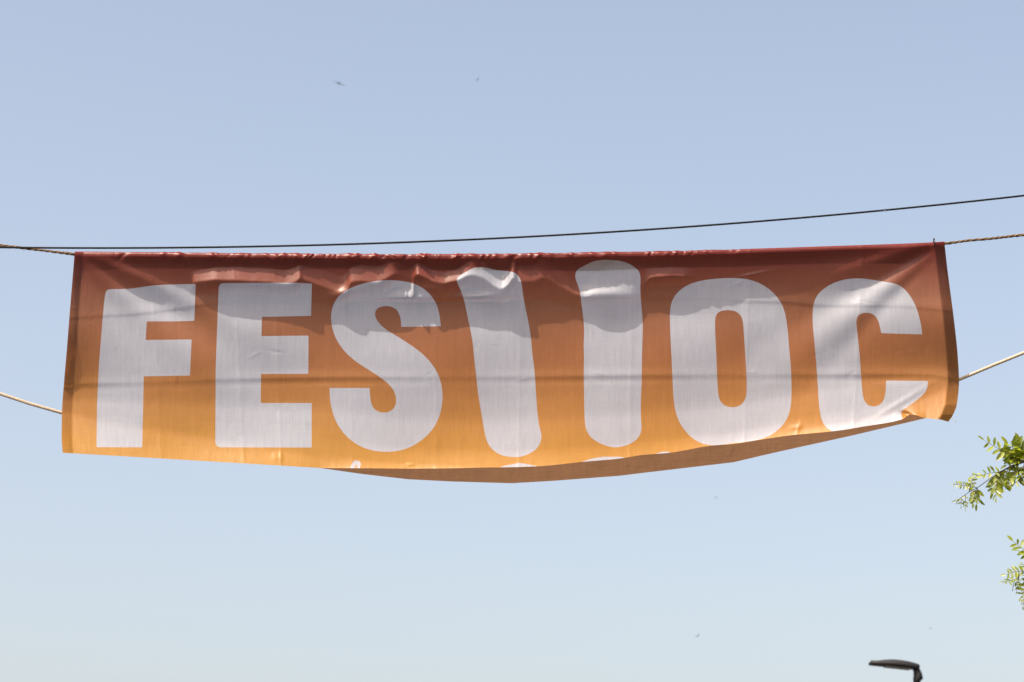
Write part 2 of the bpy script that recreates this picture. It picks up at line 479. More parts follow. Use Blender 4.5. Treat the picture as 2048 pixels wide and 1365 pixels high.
rk = random.Random(5)
CRUMPLE = []
for (kx, ky, n_) in [(590, 625, 6), (365, 622, 7), (170, 628, 5), (560, 700, 5), (570, 825, 4), (872, 760, 5), (350, 765, 5), (1036, 655, 3), (1036, 760, 4), (1262, 610, 4), (1480, 598, 5), (1500, 752, 4), (1712, 605, 5), (1712, 752, 5), (1650, 700, 3), (250, 705, 4), (640, 760, 4), (1340, 625, 4), (1800, 700, 3), (760, 655, 4), (445, 860, 3), (1180, 760, 4), (980, 700, 3)]:
    for _ in range(n_):
        CRUMPLE.append((kx + rk.gauss(0, 14), ky + rk.gauss(0, 9), rk.uniform(0, math.pi), rk.uniform(5, 14), rk.choice((-1, 1)) * rk.uniform(0.0004, 0.0012)))
rp = random.Random(21)
PUCK = []   # gathers along the top sleeve: place, width, slant, depth, strength
for _ in range(130):
    px = rp.triangular(170, 1700, 760)
    PUCK.append((px, rp.uniform(2.0, 9.0), rp.uniform(-1.2, 1.2), rp.uniform(2.0, 8.0), rp.choice((-1, 1, 1)) * rp.uniform(0.001, 0.0055) * np.interp(px, [150, 350, 1000, 1400, 1700], [.5, 1, 1, .7, .3])))
def tooth_line(x):
    o = 0 * x
    for (px, pw, sl, dp, a) in PUCK:
        o = o - 260 * a * np.exp(-((x - px) / pw) ** 2)
    return np.clip(o, -1.6, 1.8)

def depth(x, y, roll=True):
    """depth of the cloth behind the top rope's plane (m) at photo position (x, y)"""
    top = smooth_interp(x, TOPX, TOPY)
    fold = np.interp(x, FOLDX, FOLDY)
    free = smooth_interp(x, FREEX, FREEY)
    t = np.clip((y - top) / (fold - top), 0, 1)
    e = env(x)
    lowmix = sstep(0.35, 0.75, t)
    e = e * (1 - lowmix) + lowmix * 1.08 * (1 - 0.36 * np.minimum(((x - 1040) / 900.0) ** 2, 1.0))
    hs = np.clip((fold - free) / 28.0, 0, 1)
    pt = prof(t)
    pt = pt + (1 - hs) * 0.75 * np.where(t > 0.8, np.maximum(0.177 - pt, 0), 0)
    d = e * pt
    # puffs
    gx = np.arange(360, 1420, 1.0)
    ker = np.exp(-(np.arange(-9, 10) / 4.2) ** 2); ker /= ker.sum()
    sm = lambda q: np.convolve(np.pad(q, 9, mode='edge'), ker, 'valid')
    nz = np.array([noise.noise((v * 0.045, 3.1, 0)) for v in gx])
    cy = np.interp(x, gx, sm(np.interp(gx, CX, CY)) + 1.6 * nz)
    ca = np.interp(x, gx, sm(np.interp(gx, CX, CA, left=0, right=0)), left=0, right=0)
    cw = np.interp(x, gx, sm(np.interp(gx, CX, CW)))
    s = (y - cy) / cw
    rise = np.clip((s + 0.45) / 1.35, 0, 1)
    rise = np.where(rise < 0.8, rise, 0.8 + 0.2 * np.sin((rise - 0.8) / 0.2 * math.pi / 2) * 0.64)
    d = d - 1.38 * ca * rise * (1 - sstep(0.75, 2.3, s))
    # second small puff right of the S and pulled folds near it
    def puff(px, py, wx, wy, a, rot=0.0):
        c, sn = math.cos(rot), math.sin(rot)
        u = ((x - px) * c + (y - py) * sn) / wx
        v = (-(x - px) * sn + (y - py) * c) / wy
        return 1.4 * a * np.exp(-u * u - v * v)
    d = d - puff(858, 578, 34, 9, 0.014, 0.15) - puff(826, 583, 5, 16, 0.016) - puff(812, 585, 3, 12, 0.006)
    d = d - puff(962, 592, 26, 7, 0.010) - puff(1215, 588, 48, 12, 0.004)
    d = d - puff(700, 584, 34, 9, 0.010, -0.25)
    d = d - puff(1478, 566, 12, 3, 0.0035, -0.5) - puff(1508, 549, 34, 4, 0.006, -0.2)
    # ironed-in horizontal fold at about 594 (ridge, sharp underneath)
    c1 = smooth_interp(x, [125, 160, 260, 380, 440, 560, 700, 1280, 1420, 1500, 1560, 1640, 1780, 1918],
                          [637, 633, 627, 612, 603, 600, 596, 594, 596, 601, 602, 609, 610, 622])
    a1 = np.interp(x, [125, 300, 420, 560, 740, 800, 860, 900, 962, 1010, 1060, 1150, 1180, 1250, 1290, 1400, 1520, 1700, 1918],
                      [.0012, .0020, .0016, .0012, .008, .024, .026, .012, .024, .010, .004, .006, .010, .010, .004, .002, .0022, .0022, .0012])
    q = (y - c1)
    d = d - a1 * np.where(q < 0, np.exp(-(q / 14.0) ** 2), np.exp(-(q / 5.0) ** 2))
    # second fold at about 752: valley then ridge
    c2 = smooth_interp(x, [125, 200, 330, 440, 700, 1037, 1280, 1500, 1855, 1918], [768, 766, 763, 758, 754, 753, 750, 749, 748, 757])
    q = y - c2
    a2 = 0.0021 * (0.75 + 0.35 * np.sin(x * 0.011 + 1.0))
    d = d + a2 * np.where(q < 0, np.exp(-(q / 22.0) ** 2), np.exp(-(q / 9.0) ** 2)) * 0 - a2 * np.where(q < 0, np.exp(-(q / 10.0) ** 2), np.exp(-(q / 5.0) ** 2))
    d = d + 0.5 * a2 * np.exp(-((q - 12) / 6.0) ** 2)
    # small crumple marks, mostly where folds cross
    for (px, py, an, ln, a) in CRUMPLE:
        m_ = (np.abs(x - px) < 40) & (np.abs(y - py) < 40)
        if m_.any():
            c_, s_ = math.cos(an), math.sin(an)
            u_ = ((x[m_] - px) * c_ + (y[m_] - py) * s_) / ln
            v_ = (-(x[m_] - px) * s_ + (y[m_] - py) * c_)
            d[m_] -= a * np.exp(-u_ * u_ - np.abs(v_) / 2.6)
    # vertical ironed-in folds
    for vx, dr, a in [(312, -0.05, .0011), (476, -0.05, .0012), (555, -0.03, .0012), (700, -.02, .0008), (872, 0.0, .0008), (1040, 0.01, .0014), (1262, 0.012, .0014), (1494, 0.03, .0016), (1715, .05, .0016)]:
        xx = x - (vx + dr * (700 - y))
        d = d - a * np.exp(-np.abs(xx) / 5.0)
    # tension folds running in from the upper corners
    def ray(px, py, ang, a, w0, grow, l0, l1, sharp=1.0):
        c, sn = math.cos(ang), math.sin(ang)
        u = (x - px) * c + (y - py) * sn
        v = -(x - px) * sn + (y - py) * c
        w = w0 + grow * np.maximum(u, 0)
        f = sstep(0, l0, u) * (1 - sstep(l0, l1, u))
        return 0.65 * a * f * np.exp(-(v / w) ** 2)
    r_ = math.radians
    d = d - ray(150, 500, r_(24), .016, 9, .05, 120, 560) + ray(150, 500, r_(33), .013, 9, .06, 160, 620)
    d = d - ray(150, 500, r_(43), .008, 9, .06, 160, 600) + ray(150, 520, r_(52), .006, 8, .06, 140, 520)
    d = d - ray(1890, 480, r_(180 - 17), .012, 9, .05, 120, 520) + ray(1890, 482, r_(180 - 29), .017, 8, .065, 110, 640)
    d = d - ray(1890, 485, r_(180 - 38), .010, 9, .06, 150, 620) + ray(1890, 490, r_(180 - 46), .007, 8, .05, 200, 640)
    # broad soft undulation
    d = d + 0.004 * np.sin(x * 0.013 + y * 0.017) * sstep(560, 680, y) + 0.0025 * np.sin(x * 0.031 - y * 0.02 + 1.3) * sstep(560, 680, y)
    # the lower rope pulls the bottom band towards the street: kink lines rising to both lower corners
    kl = smooth_interp(x, [123, 300, 450, 600, 700, 1400, 1480, 1600, 1750, 1840, 1918], [824, 858, 884, 907, 925, 905, 884, 858, 833, 800, 760])
    q = np.maximum(y - kl, 0)
    side = np.clip(1 - sstep(560, 700, x) + sstep(1380, 1500, x), 0, 1)
    d = d - side * 0.00036 * q
    d = d - side * 0.0007 * np.exp(-np.abs(y - kl) / 3.0)
    # lower right corner: tucked fold
    ux = (x - 1803) * 0.52 - (y - 823) * 0.85
    d = d - puff(1800, 806, 62, 6, 0.0022, -0.55) + puff(1815, 830, 12, 5, 0.010, 0.3)
    d = d - 0.0002 * np.maximum(x - 1840, 0) * sstep(770, 830, y)
    # side hems curl along their stitching, shaped to turn off the sun and darken
    lx = np.interp(y, LEFTV, LEFTX); rx = np.interp(y, RIGHTV, RIGHTX)
    lw = 17 + 4 * t; rw = 20 + 3 * t
    d = d - 0.0008 * np.maximum(lx + lw - x, 0) + 0.0017 * np.maximum(x - rx + rw, 0)
    # pinched little puckers along the bottom
    d = d - puff(552, 916, 10, 8, .0016, .5) - puff(562, 914, 3, 12, .0014) - puff(820, 930, 8, 3, .002) - puff(1597, 857, 4, 12, .0016, .3) - puff(1592, 855, 13, 5, .0016, -.2)
    # roll-over at the bottom fold
    h = np.clip((fold - free) / 30.0, 0, 1)
    sF = np.clip((y - (fold - 34)) / 34, 0, 1)
    d = d - 0.055 * h * (1 - np.sqrt(np.clip(1 - sF ** 2, 0, 1)))
    if roll:
        # the sleeve rolls over the rope at the very top, puckered where it is gathered
        k = np.clip((y - top) / 5.0, 0, 1)
        d = d + 0.009 * (1 - np.sqrt(np.clip(1 - (1 - k) ** 2, 0, 1)))
        for (px, pw, sl, dp, a) in PUCK:
            dx = x - px - sl * (y - top)
            near = np.abs(dx) < 4 * pw
            if near.any():
                d[near] -= a * np.exp(-(dx[near] / pw) ** 2 - ((y[near] - top[near] - dp) / (dp + 3.0)) ** 2)
    return d

def coons(U, V):
    """cloth parameters -> photo position"""
    topx = 149.5 + U * (1888.7 - 149.5)
    topy = smooth_interp(topx, TOPX, TOPY)
    topy = topy + tooth_line(topx)
    botx = 125.3 + U * (1897 - 125.3)
    boty = np.interp(botx, FOLDX, FOLDY)
    ly = 503.5 + V * (906 - 503.5); lx = smooth_interp(ly, LEFTV, LEFTX)
    ry = 483.5 + V * (844 - 483.5); rx = smooth_interp(ry, RIGHTV, RIGHTX)
    X = (1 - V) * topx + V * botx + (1 - U) * lx + U * rx \
        - ((1 - U) * (1 - V) * 149.5 + U * (1 - V) * 1888.7 + (1 - U) * V * 125.3 + U * V * 1897)
    Yp = (1 - V) * topy + V * boty + (1 - U) * ly + U * ry \
        - ((1 - U) * (1 - V) * 503.5 + U * (1 - V) * 483.5 + (1 - U) * V * 906 + U * V * 844)
    return X, Yp

def grid_faces(nu, nv):
    i = np.arange(nv - 1)[:, None] * nu + np.arange(nu - 1)[None, :]
    i = i.ravel()
    return np.stack([i, i + nu, i + nu + 1, i + 1], axis=1)

def sheet(name, Xp, Yp, D, nu, nv, mat, parent, sd=None, vfrac=None):
    co = at_np(Xp, Yp, Y0 + D)
    o = mesh_obj(name, co.tolist(), grid_faces(nu, nv).tolist(), mat, parent)
    me = o.data
    top = smooth_interp(Xp, TOPX, TOPY)
    fold = 930 - np.abs(Xp - 1020) * 0.03
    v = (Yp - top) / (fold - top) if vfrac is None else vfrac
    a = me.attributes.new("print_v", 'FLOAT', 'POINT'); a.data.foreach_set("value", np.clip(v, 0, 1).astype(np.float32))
    if sd is None: sd = print_sd(Xp, Yp)
    a = me.attributes.new("print_sd", 'FLOAT', 'POINT'); a.data.foreach_set("value", sd.astype(np.float32))
    uv = np.stack([Xp * PXM, Yp * PXM * 1.08, 0 * Xp], axis=1)
    a = me.attributes.new("cloth_uv", 'FLOAT_VECTOR', 'POINT'); a.data.foreach_set("vector", uv.ravel().astype(np.float32))
    return o

tc = at(1020, 505, Y0)
banner = empty("hanging_banner", tc)
tag(banner, "orange fabric banner with big white letters strung between two ropes", "banner")

NU, NV = 1000, 300
u = np.linspace(0, 1, NU)
vv = np.linspace(0, 1, NV)
vv = np.concatenate([np.linspace(0, 0.02, 14)[:-1], np.linspace(0.02, 0.93, NV - 46), 1 - 0.07 * (np.linspace(1, 0, 34)[1:] ** 2)])
NV = len(vv)
U, V = np.meshgrid(u, vv)
Xp, Yp = coons(U.ravel(), V.ravel())
Dm = depth(Xp, Yp)
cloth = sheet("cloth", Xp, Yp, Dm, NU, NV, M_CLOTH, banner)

# bottom hem: from the fold back up towards the street, to its free edge
fx = Xp.reshape(NV, NU)[-1]; fy = Yp.reshape(NV, NU)[-1]; fd = Dm.reshape(NV, NU)[-1]
sel = (fx > 632) & (fx < 1858)
fx, fy, fd = fx[sel], fy[sel], fd[sel]
NF = 16
tau = np.linspace(0, 1, NF)
hh = np.maximum(fy - smooth_interp(fx, FREEX, FREEY), 0.05)
T, FX = np.meshgrid(tau, fx, indexing='ij')
HH = np.broadcast_to(hh, T.shape); FY = np.broadcast_to(fy, T.shape); FD = np.broadcast_to(fd, T.shape)
wig = 0.005 * np.sin(FX * .05) * np.sin(FX * .021 + 1) * np.sin(T * 3.1)
nzf = np.array([[noise.noise((fx_ * 0.03 + t_ * 0.6, t_ * 2.2, 5.0)) + 0.5 * noise.noise((fx_ * 0.09, t_ * 4.0 + fx_ * .02, 2.0)) for fx_ in fx] for t_ in tau])
wig = wig + 0.011 * nzf * np.sin(T * math.pi) ** 0.5
for cx_ in (820, 1024, 1040, 1262, 1467, 1700):
    wig = wig - 0.006 * np.exp(-np.abs(FX - cx_ - 12 * (T - .5)) / 4.0) * np.sin(T * math.pi)
flX = FX; flY = FY - HH * T
flD = FD - (0.05 * np.sqrt(T) + 0.17 * T) * np.clip(HH / 30, 0, 1) + wig * np.clip(HH / 20, 0, 1)
sheet("bottom_hem", flX.ravel(), flY.ravel(), flD.ravel(), len(fx), NF, M_HEM, banner,
      vfrac=np.full(flX.size, 0.7), sd=np.full(flX.size, -50.0))

# top sleeve: second layer behind the cloth, round the rope
nu2, nv2 = 1000, 44
U2, V2 = np.meshgrid(np.linspace(0.0005, 0.9995, nu2), np.linspace(0, 1, nv2))
hx = 149.5 + U2.ravel() * (1888.7 - 149.5)
hemy = smooth_interp(hx, [150, 205, 238, 293, 500, 593, 657, 760, 920, 1045, 1180, 1330, 1460, 1560, 1700, 1800, 1889],
                         [542, 541, 538, 537, 538, 540, 537, 540, 541, 541, 542, 536, 534, 530, 527, 528, 526])
topy = smooth_interp(hx, TOPX, TOPY)
v2 = V2.ravel()
py2 = topy + 0.5 + v2 * (hemy - topy - 0.5)
hx2 = hx + (-7 * (1 - U2.ravel()) + 5 * U2.ravel()) * v2 * 0.5
d2 = depth(hx2, py2, roll=False) + 0.010 * np.clip(1 - v2, 0, 1) ** 0.6 * 1.6 + 0.0011 + 0.002 * np.sin(hx2 * .09) * np.sin(hx2 * .023) * np.sin(v2 * 3.1)
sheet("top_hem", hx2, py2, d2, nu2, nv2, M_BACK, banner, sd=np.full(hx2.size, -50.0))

# side hems: folded-back strips
def side_hem(left):
    nu3, nv3 = 6, 180
    U3, V3 = np.meshgrid(np.linspace(0, 1, nu3), np.linspace(0.002, 0.996, nv3))
    u3 = U3.ravel(); v3 = V3.ravel()
    wpx = 17 + 4 * v3 if left else 20 + 3 * v3
    uu = (u3 * wpx / 1770.0) if left else 1 - (u3 * wpx / 1770.0)
    uu = np.clip(uu, 0.0004, 0.9996)
    x3, y3 = coons(uu, v3)
    d3 = depth(x3, y3) + 0.0028
    return sheet("side_hem", x3, y3, d3, nu3, nv3, M_BACK, banner, sd=np.full(x3.size, -50.0))
side_hem(True); side_hem(False)

# cable tie and loose threads
mb = MB()
c = at(1868, 487, Y0 + 0.004)
ring = [c + Vector((0.0, math.cos(a) * 0.014, math.sin(a) * 0.014)) for a in np.linspace(0, 2 * math.pi, 18)]
mb.tube(ring, 0.003, 6)
mb.tube([c + Vector((0, -0.006, 0.012)), c + Vector((-0.002, -0.008, 0.022))], [0.0045, 0.003], 6)
mb.build("cable_tie", M_TIE, banner)
for pts in ([(1897, 842), (1904, 836), (1910, 841), (1913, 847)], [(1900, 838), (1907, 838), (1911, 844)]):
    mb = MB()
    dd = float(depth(np.array([1895.0]), np.array([836.0]))[0])
    mb.tube(spline([at(x, y, Y0 + dd) for x, y in pts], 6), 0.0006, 4)
    mb.build("loose_thread", M_CORD, banner)

# ------------------------------------------------------------------ ropes and cable
def twisted_rope(name, pts, rad, pitch, mat, strands=3, sides=6, wobble=0.0, fuzz=0, seed=1):
    rnd = random.Random(seed)
    P = [Vector(p) for p in pts]
    L = [0.0]
    for a, b in zip(P, P[1:]): L.append(L[-1] + (b - a).length)
    n = int(L[-1] / pitch * 9)
    s = np.linspace(0, L[-1], n)
    C = np.stack([np.interp(s, L, [p[k] for p in P]) for k in range(3)], 1)
    mb = MB()
    T = np.gradient(C, axis=0); T /= np.linalg.norm(T, axis=1)[:, None]
    X = np.cross(T, [0, 0, 1.0]); X /= np.linalg.norm(X, axis=1)[:, None]
    Z = np.cross(X, T)
    slow = np.array([noise.noise((v * 9.0, seed, 0)) for v in s])
    slow2 = np.array([noise.noise((v * 9.0, seed, 7)) for v in s])
    for k in range(strands):
        ph = 2 * math.pi * s / pitch * (1 + 0.0) + 2 * math.pi * k / strands + wobble * slow * 3
        rr = rad * (0.5 + wobble * 0.4 * slow2)
        Q = C + X * (np.cos(ph) * rr)[:, None] + Z * (np.sin(ph) * rr)[:, None] + Z * (wobble * rad * 0.5 * slow)[:, None]
        rad_k = rad * 0.56 * (1 + wobble * 0.5 * np.array([noise.noise((v * 30.0, k, seed)) for v in s]))
        mb.tube([Vector(q) for q in Q], rad_k, sides)
    for _ in range(fuzz):
        i = rnd.randrange(4, n - 4)
        p = Vector(C[i]); d = Vector((rnd.uniform(-1, 1), rnd.uniform(-1, 1), rnd.uniform(-1, 1))).normalized()
        mb.tube([p + d * rad * .8, p + d * rad * 1.5 + Vector(T[i]) * rad * .6, p + d * rad * 1.9 + Vector(T[i]) * rad * 1.6], [rad * .1, rad * .08, rad * .04], 3)
    return mb.build(name, mat)

YR = Y0 + 0.0135
tie_r = at(2750, 404, YR); tie_l = at(-1361, 372, YR)
tops = [tie_l, at(-600, 440, YR), at(0, 491, YR)] + \
       [at(x, smooth_interp(np.array([float(x)]), TOPX, TOPY)[0] + 6.0, YR) for x in range(152, 1850, 80)] + \
       [at(1862, 490.5, YR + 0.004), at(1880, 489.5, YR + 0.030), at(1892, 487.5, YR + 0.048), at(1930, 482.5, YR + 0.048), at(2048, 470.5, YR + 0.040), at(2400, 437, YR + 0.02), tie_r]
o = twisted_rope("rope", tops, 0.0062, 0.085, M_ROPE, 3, 6, wobble=0.55, fuzz=500, seed=3)
tag(o, "thin frayed brown twisted rope running through the banner's top hem", "rope")

lowpix = [(-1361, 380), (-600, 607), (0, 788), (60, 808), (125, 826.5)]
mid = [(x, y) for x, y in [(300, 862), (450, 888), (600, 910), (720, 930), (820, 940), (1020, 950), (1200, 942), (1400, 912), (1500, 886), (1620, 858), (1750, 834), (1845, 798)]]
lowr = [(1917, 760), (1980, 733.5), (2048, 706), (2400, 560), (2750, 412)]
def dep1(x, y): return float(depth(np.array([float(x)]), np.array([float(y)]))[0])
dl = dep1(126, 826); dr = dep1(1915, 760)
low = []
for x, y in lowpix: low.append(at(x, y, Y0 + np.interp(x, [-1361, 125], [0.0, dl + 0.014])))
midx = np.arange(140, 1905, 14.0)
midy = smooth_interp(midx, [125] + [p[0] for p in mid] + [1917], [826.5] + [p[1] for p in mid] + [760])
for x, y in zip(midx, midy):
    low.append(at(x, y, Y0 + max(dep1(x, y + k) for k in (-6, -3, 0, 3, 6)) + 0.013))
for x, y in lowr: low.append(at(x, y, Y0 + np.interp(x, [1917, 2750], [dr + 0.014, 0.0])))
o = twisted_rope("rope", low, 0.0073, 0.030, M_CORD, 4, 6, wobble=0.05, seed=5)
tag(o, "cream braided rope holding the lower corners of the banner", "rope")

mb = MB()
YC = Y0 - 1.25
cabpts = [at(x, 496.5 - 3.07e-5 * (x - 200) ** 2, YC) for x in np.linspace(-1450, 3600, 90)]
mb.tube(cabpts, 0.0038, 10)
tag(mb.build("overhead_cable", M_CABLE), "thin black cable passing just above the banner", "cable")

# ------------------------------------------------------------------ posts that carry ropes and cable (beside the view)
def wood_pole(x, y, h, label, hooks):
    t = empty("utility_pole", (x, y, 0))
    m = MB()
    zs = np.linspace(-0.3, h, 10)
    m.tube([Vector((x + 0.01 * math.sin(z), y, z)) for z in zs], np.linspace(0.15, 0.11, 10), 14)
    m.build("pole", M_WOOD, t)
    for p in hooks:
        m = MB()
        q = Vector((x, y, p.z))
        m.tube([q, p], 0.012, 8)
        m.tube([p + Vector((0, 0, 0.03 * math.sin(a))) + Vector((0.03 * math.cos(a), 0, 0)) for a in np.linspace(0, 2 * math.pi, 14)], 0.006, 6)
        m.build("hook", M_POLE, t)
    tag(t, label, "pole")
wood_pole(tie_l.x - 0.14, Y0 - 0.2, tie_l.z + 0.7, "wooden pole carrying the left rope ends and the cable", [tie_l, low[0], cabpts[0]])
wood_pole(cabpts[-1].x + 0.1, YC, cabpts[-1].z + 0.5, "wooden pole carrying the far end of the cable", [cabpts[-1]])

# ------------------------------------------------------------------ street lamp
YL = 27.5
lp = at(1832, 1341, YL)
lamp = empty("street_lamp", (lp.x, lp.y, 0))
mppx = (lp - CAM).length / FPX
m = MB()
m.tube([Vector((lp.x, lp.y, z)) for z in (-0.2, 0.0, 3.0, lp.z - 0.06)], [0.085, 0.085, 0.06, 0.033], 14)
m.build("pole", M_POLE, lamp)
m = MB()   # knuckle bracket with its bolts on the outer side
br = [at(1830, 1336, YL), at(1833.5, 1342, YL), at(1835.5, 1349, YL), at(1836.5, 1356, YL), at(1833.5, 1361, YL), at(1832.5, 1368, YL)]
m.tube(br, [0.03, 0.042, 0.05, 0.056, 0.045, 0.034], 10)
for (bx, by) in [(1841, 1351), (1842, 1356)]:
    m.tube([at(bx - 3, by, YL), at(bx, by, YL)], [0.014, 0.012], 6)
m.build("bracket", M_LAMP, lamp)
# head: shallow curved housing, wide across, seen from below
prof_px = [(1738, 1325.5, 1330.5), (1742, 1321.5, 1331.4), (1754, 1322, 1333), (1768, 1320.2, 1334.3), (1785, 1319.3, 1336), (1803, 1321, 1337.8), (1819, 1323.8, 1339.5), (1830, 1326.5, 1340), (1838, 1329, 1337.5)]
m = MB(); rings = []
for i, (x, y1, y2) in enumerate(prof_px):
    up = at(x, y1, YL); dn = at(x, y2, YL)
    wd = [0.05, 0.085, 0.10, 0.11, 0.115, 0.115, 0.10, 0.07, 0.045][i]
    hgt = max(up.z - dn.z - wd * 0.18, 0.015)
    zt = up.z; zb = zt - hgt
    ring = []
    for k in range(16):
        a = 2 * math.pi * k / 16
        yy = wd * math.cos(a); z = math.sin(a)
        ring.append(Vector((up.x, lp.y + yy, (zb + (zt - zb) * max(z, 0) ** 0.8) if z > 0 else zb + 0.012 * z)))
    rings.append(ring)
m.loft(rings)
head = m.build("lamp_head", M_LAMP, lamp)
m = MB()
a_, b_ = rings[3], rings[6]
ya = 0.075
p = [Vector((a_[0].x, lp.y - ya, a_[12].z + 0.004)), Vector((b_[0].x, lp.y - ya, b_[12].z + 0.004)), Vector((b_[0].x, lp.y + ya, b_[12].z + 0.004)), Vector((a_[0].x, lp.y + ya, a_[12].z + 0.004))]
q = [v - Vector((0, 0, 0.010)) for v in p]
m.loft([p, q])
m.build("lens", M_LENS, head, smooth=False)
tag(lamp, "slim grey street lamp with a flat single head on a pole", "street lamp")

# ------------------------------------------------------------------ birds
def bird(px, py, dist, span, heading, bank, flap, label):
    """swift-like bird: one continuous body with two swept wings and a forked tail"""
    c = at(px, py, dist)
    v, f = [], []
    s = span
    body = [(-0.19, 0.004), (-0.15, 0.022), (-0.08, 0.04), (0.02, 0.052), (0.11, 0.046), (0.17, 0.032), (0.21, 0.008)]
    n = 8
    for x, r in body:
        for k in range(n):
            a = 2 * math.pi * k / n
            v.append(Vector((x * s, r * s * math.cos(a), r * 0.85 * s * math.sin(a))))
    for i in range(len(body) - 1):
        for k in range(n):
            a = i * n + k; b = i * n + (k + 1) % n
            f.append((a, b, b + n, a + n))
    for sd in (-1, 1):
        pl = [(0.09, 0.02, 0), (0.12, 0.16, 0.35), (0.06, 0.32, 0.75), (-0.07, 0.5, 1.0)]
        ch = [0.14, 0.11, 0.075, 0.008]
        b = len(v)
        for (x, y, z), cc in zip(pl, ch):
            zz = math.sin(flap) * y
            yy = math.cos(flap) * y
            for (dx, dz) in ((0, 0.004), (-cc * .4, 0.010), (-cc, 0.0), (-cc * .5, -0.004)):
                v.append(Vector(((x + dx) * s, sd * yy * s, (zz + dz) * s)))
        for i in range(3):
            for k in range(4):
                a = b + i * 4 + k; d = b + i * 4 + (k + 1) % 4
                f.append((a, d, d + 4, a + 4))
        b = len(v)
        v += [Vector((-0.15 * s, sd * 0.012 * s, 0)), Vector((-0.15 * s, 0, 0.006 * s)), Vector((-0.28 * s, sd * 0.06 * s, 0.002 * s)), Vector((-0.22 * s, sd * 0.05 * s, -0.004 * s))]
        f += [(b, b + 1, b + 2), (b, b + 2, b + 3), (b, b + 3, b + 1), (b + 1, b + 3, b + 2)]
    o = mesh_obj("bird", v, f, M_BIRD)
    o.location = c
    o.rotation_euler = (bank, 0, heading)
    tag(o, label, "bird", "birds flying over the street")
bird(678, 167, 66, 0.42, 1.75, 0.33, 0.04, "dark bird with level wings gliding above the gap between E and S")
bird(955, 160, 150, 0.40, 0.6, -0.5, 0.5, "tiny bird flying above the top of the slanted letter stroke")
bird(1395, 1273, 120, 0.40, 0.8, -0.6, 0.35, "small bird flying well below the banner towards the street lamp")
bird(1432, 996, 165, 0.38, 0.9, -0.6, 0.4, "faint tiny bird close under the banner below the letter O")
bird(1861, 1258, 190, 0.38, 0.3, 0.2, 0.5, "faint speck of a bird just above the street lamp")

# ------------------------------------------------------------------ locust tree
TX, TY = tie_r.x + 0.13, Y0 + 0.12
tree = empty("locust_tree", (TX, TY, 0))
tag(tree, "locust tree with feathery yellow-green leaves reaching in beside the banner", "tree")
m = MB()
trunk_pts = spline([(TX + 0.12, TY, -0.3), (TX + 0.10, TY, 0.0), (TX + 0.03, TY - 0.03, 1.5), (TX, TY, 3.2), (TX, TY, tie_r.z), (TX + 0.15, TY + 0.1, 7.6), (TX + 0.25, TY + 0.1, 9.0)], 8)
m.tube(trunk_pts, np.interp(np.linspace(0, 1, len(trunk_pts)), [0, .06, .35, .7, 1], [.30, .21, .17, .12, .03]), 14)
trunk = m.build("trunk", M_BARK, tree)

def leaf_shape(mb, base, tip, npair, ll, normal, rnd, sag=0.12, fold=0.35, mi_leaf=0, mi_st=1, droop=0.0):
    """pinnate leaf: thin midrib with paired oval leaflets"""
    ax = tip - base; L = ax.length; ax.normalize()
    nrm = (normal - ax * normal.dot(ax)).normalized()
    side = ax.cross(nrm).normalized()
    pts = []
    for i in range(9):
        t = i / 8
        pts.append(base + ax * (L * t) - Vector((0, 0, 1)) * (sag * L * (t * t - t)) * -1.0 * -1.0)
    mb.tube(pts, np.linspace(0.0016, 0.0007, 9), 4, mi_st)
    def leaflet(p, d, n, l, w):
        d = d.normalized(); n = (n - d * n.dot(d)).normalized(); s = d.cross(n)
        cup = fold * w
        prof = [(0.0, 0.0), (0.16, 0.62), (0.42, 1.0), (0.72, 0.82), (0.93, 0.35), (1.0, 0.0)]
        b = len(mb.v)
        cen = []; le = []; ri = []
        for t, ww in prof:
            bend = n * (-0.10 * l * t * t)
            cen.append(p + d * (l * t) + bend)
            le.append(p + d * (l * t) + s * (w * ww) + n * (cup * ww) + bend)
            ri.append(p + d * (l * t) - s * (w * ww) + n * (cup * ww) + bend)
        mb.v += cen + le + ri
        k = len(prof)
        for i in range(k - 1):
            mb.f.append((b + i, b + i + 1, b + k + i + 1, b + k + i)); mb.m.append(mi_leaf)
            mb.f.append((b + i + 1, b + i, b + 2 * k + i, b + 2 * k + i + 1)); mb.m.append(mi_leaf)
    for j in range(npair + 1):
        t = 0.16 + 0.84 * j / npair
        i = min(int(t * 8), 7); fr = t * 8 - i
        p = pts[i].lerp(pts[i + 1], fr)
        sc = (0.75 + 0.35 * math.sin(math.pi * min(1, t + .1))) * rnd.uniform(0.85, 1.12)
        l = ll * sc; w = l * rnd.uniform(0.155, 0.21)
        rn = lambda a: Vector((rnd.uniform(-a, a), rnd.uniform(-a, a), rnd.uniform(-a, a)))
        if j == npair:
            leaflet(p, ax + rn(.2) - Vector((0, 0, droop)), nrm + rn(.4), l, w)
        else:
            for sg in (-1, 1):
                leaflet(p + ax * rnd.uniform(-.1, .1) * L / npair, side * sg + ax * rnd.uniform(.25, .55) + rn(.28) - Vector((0, 0, droop)), nrm + rn(.55), l, w)

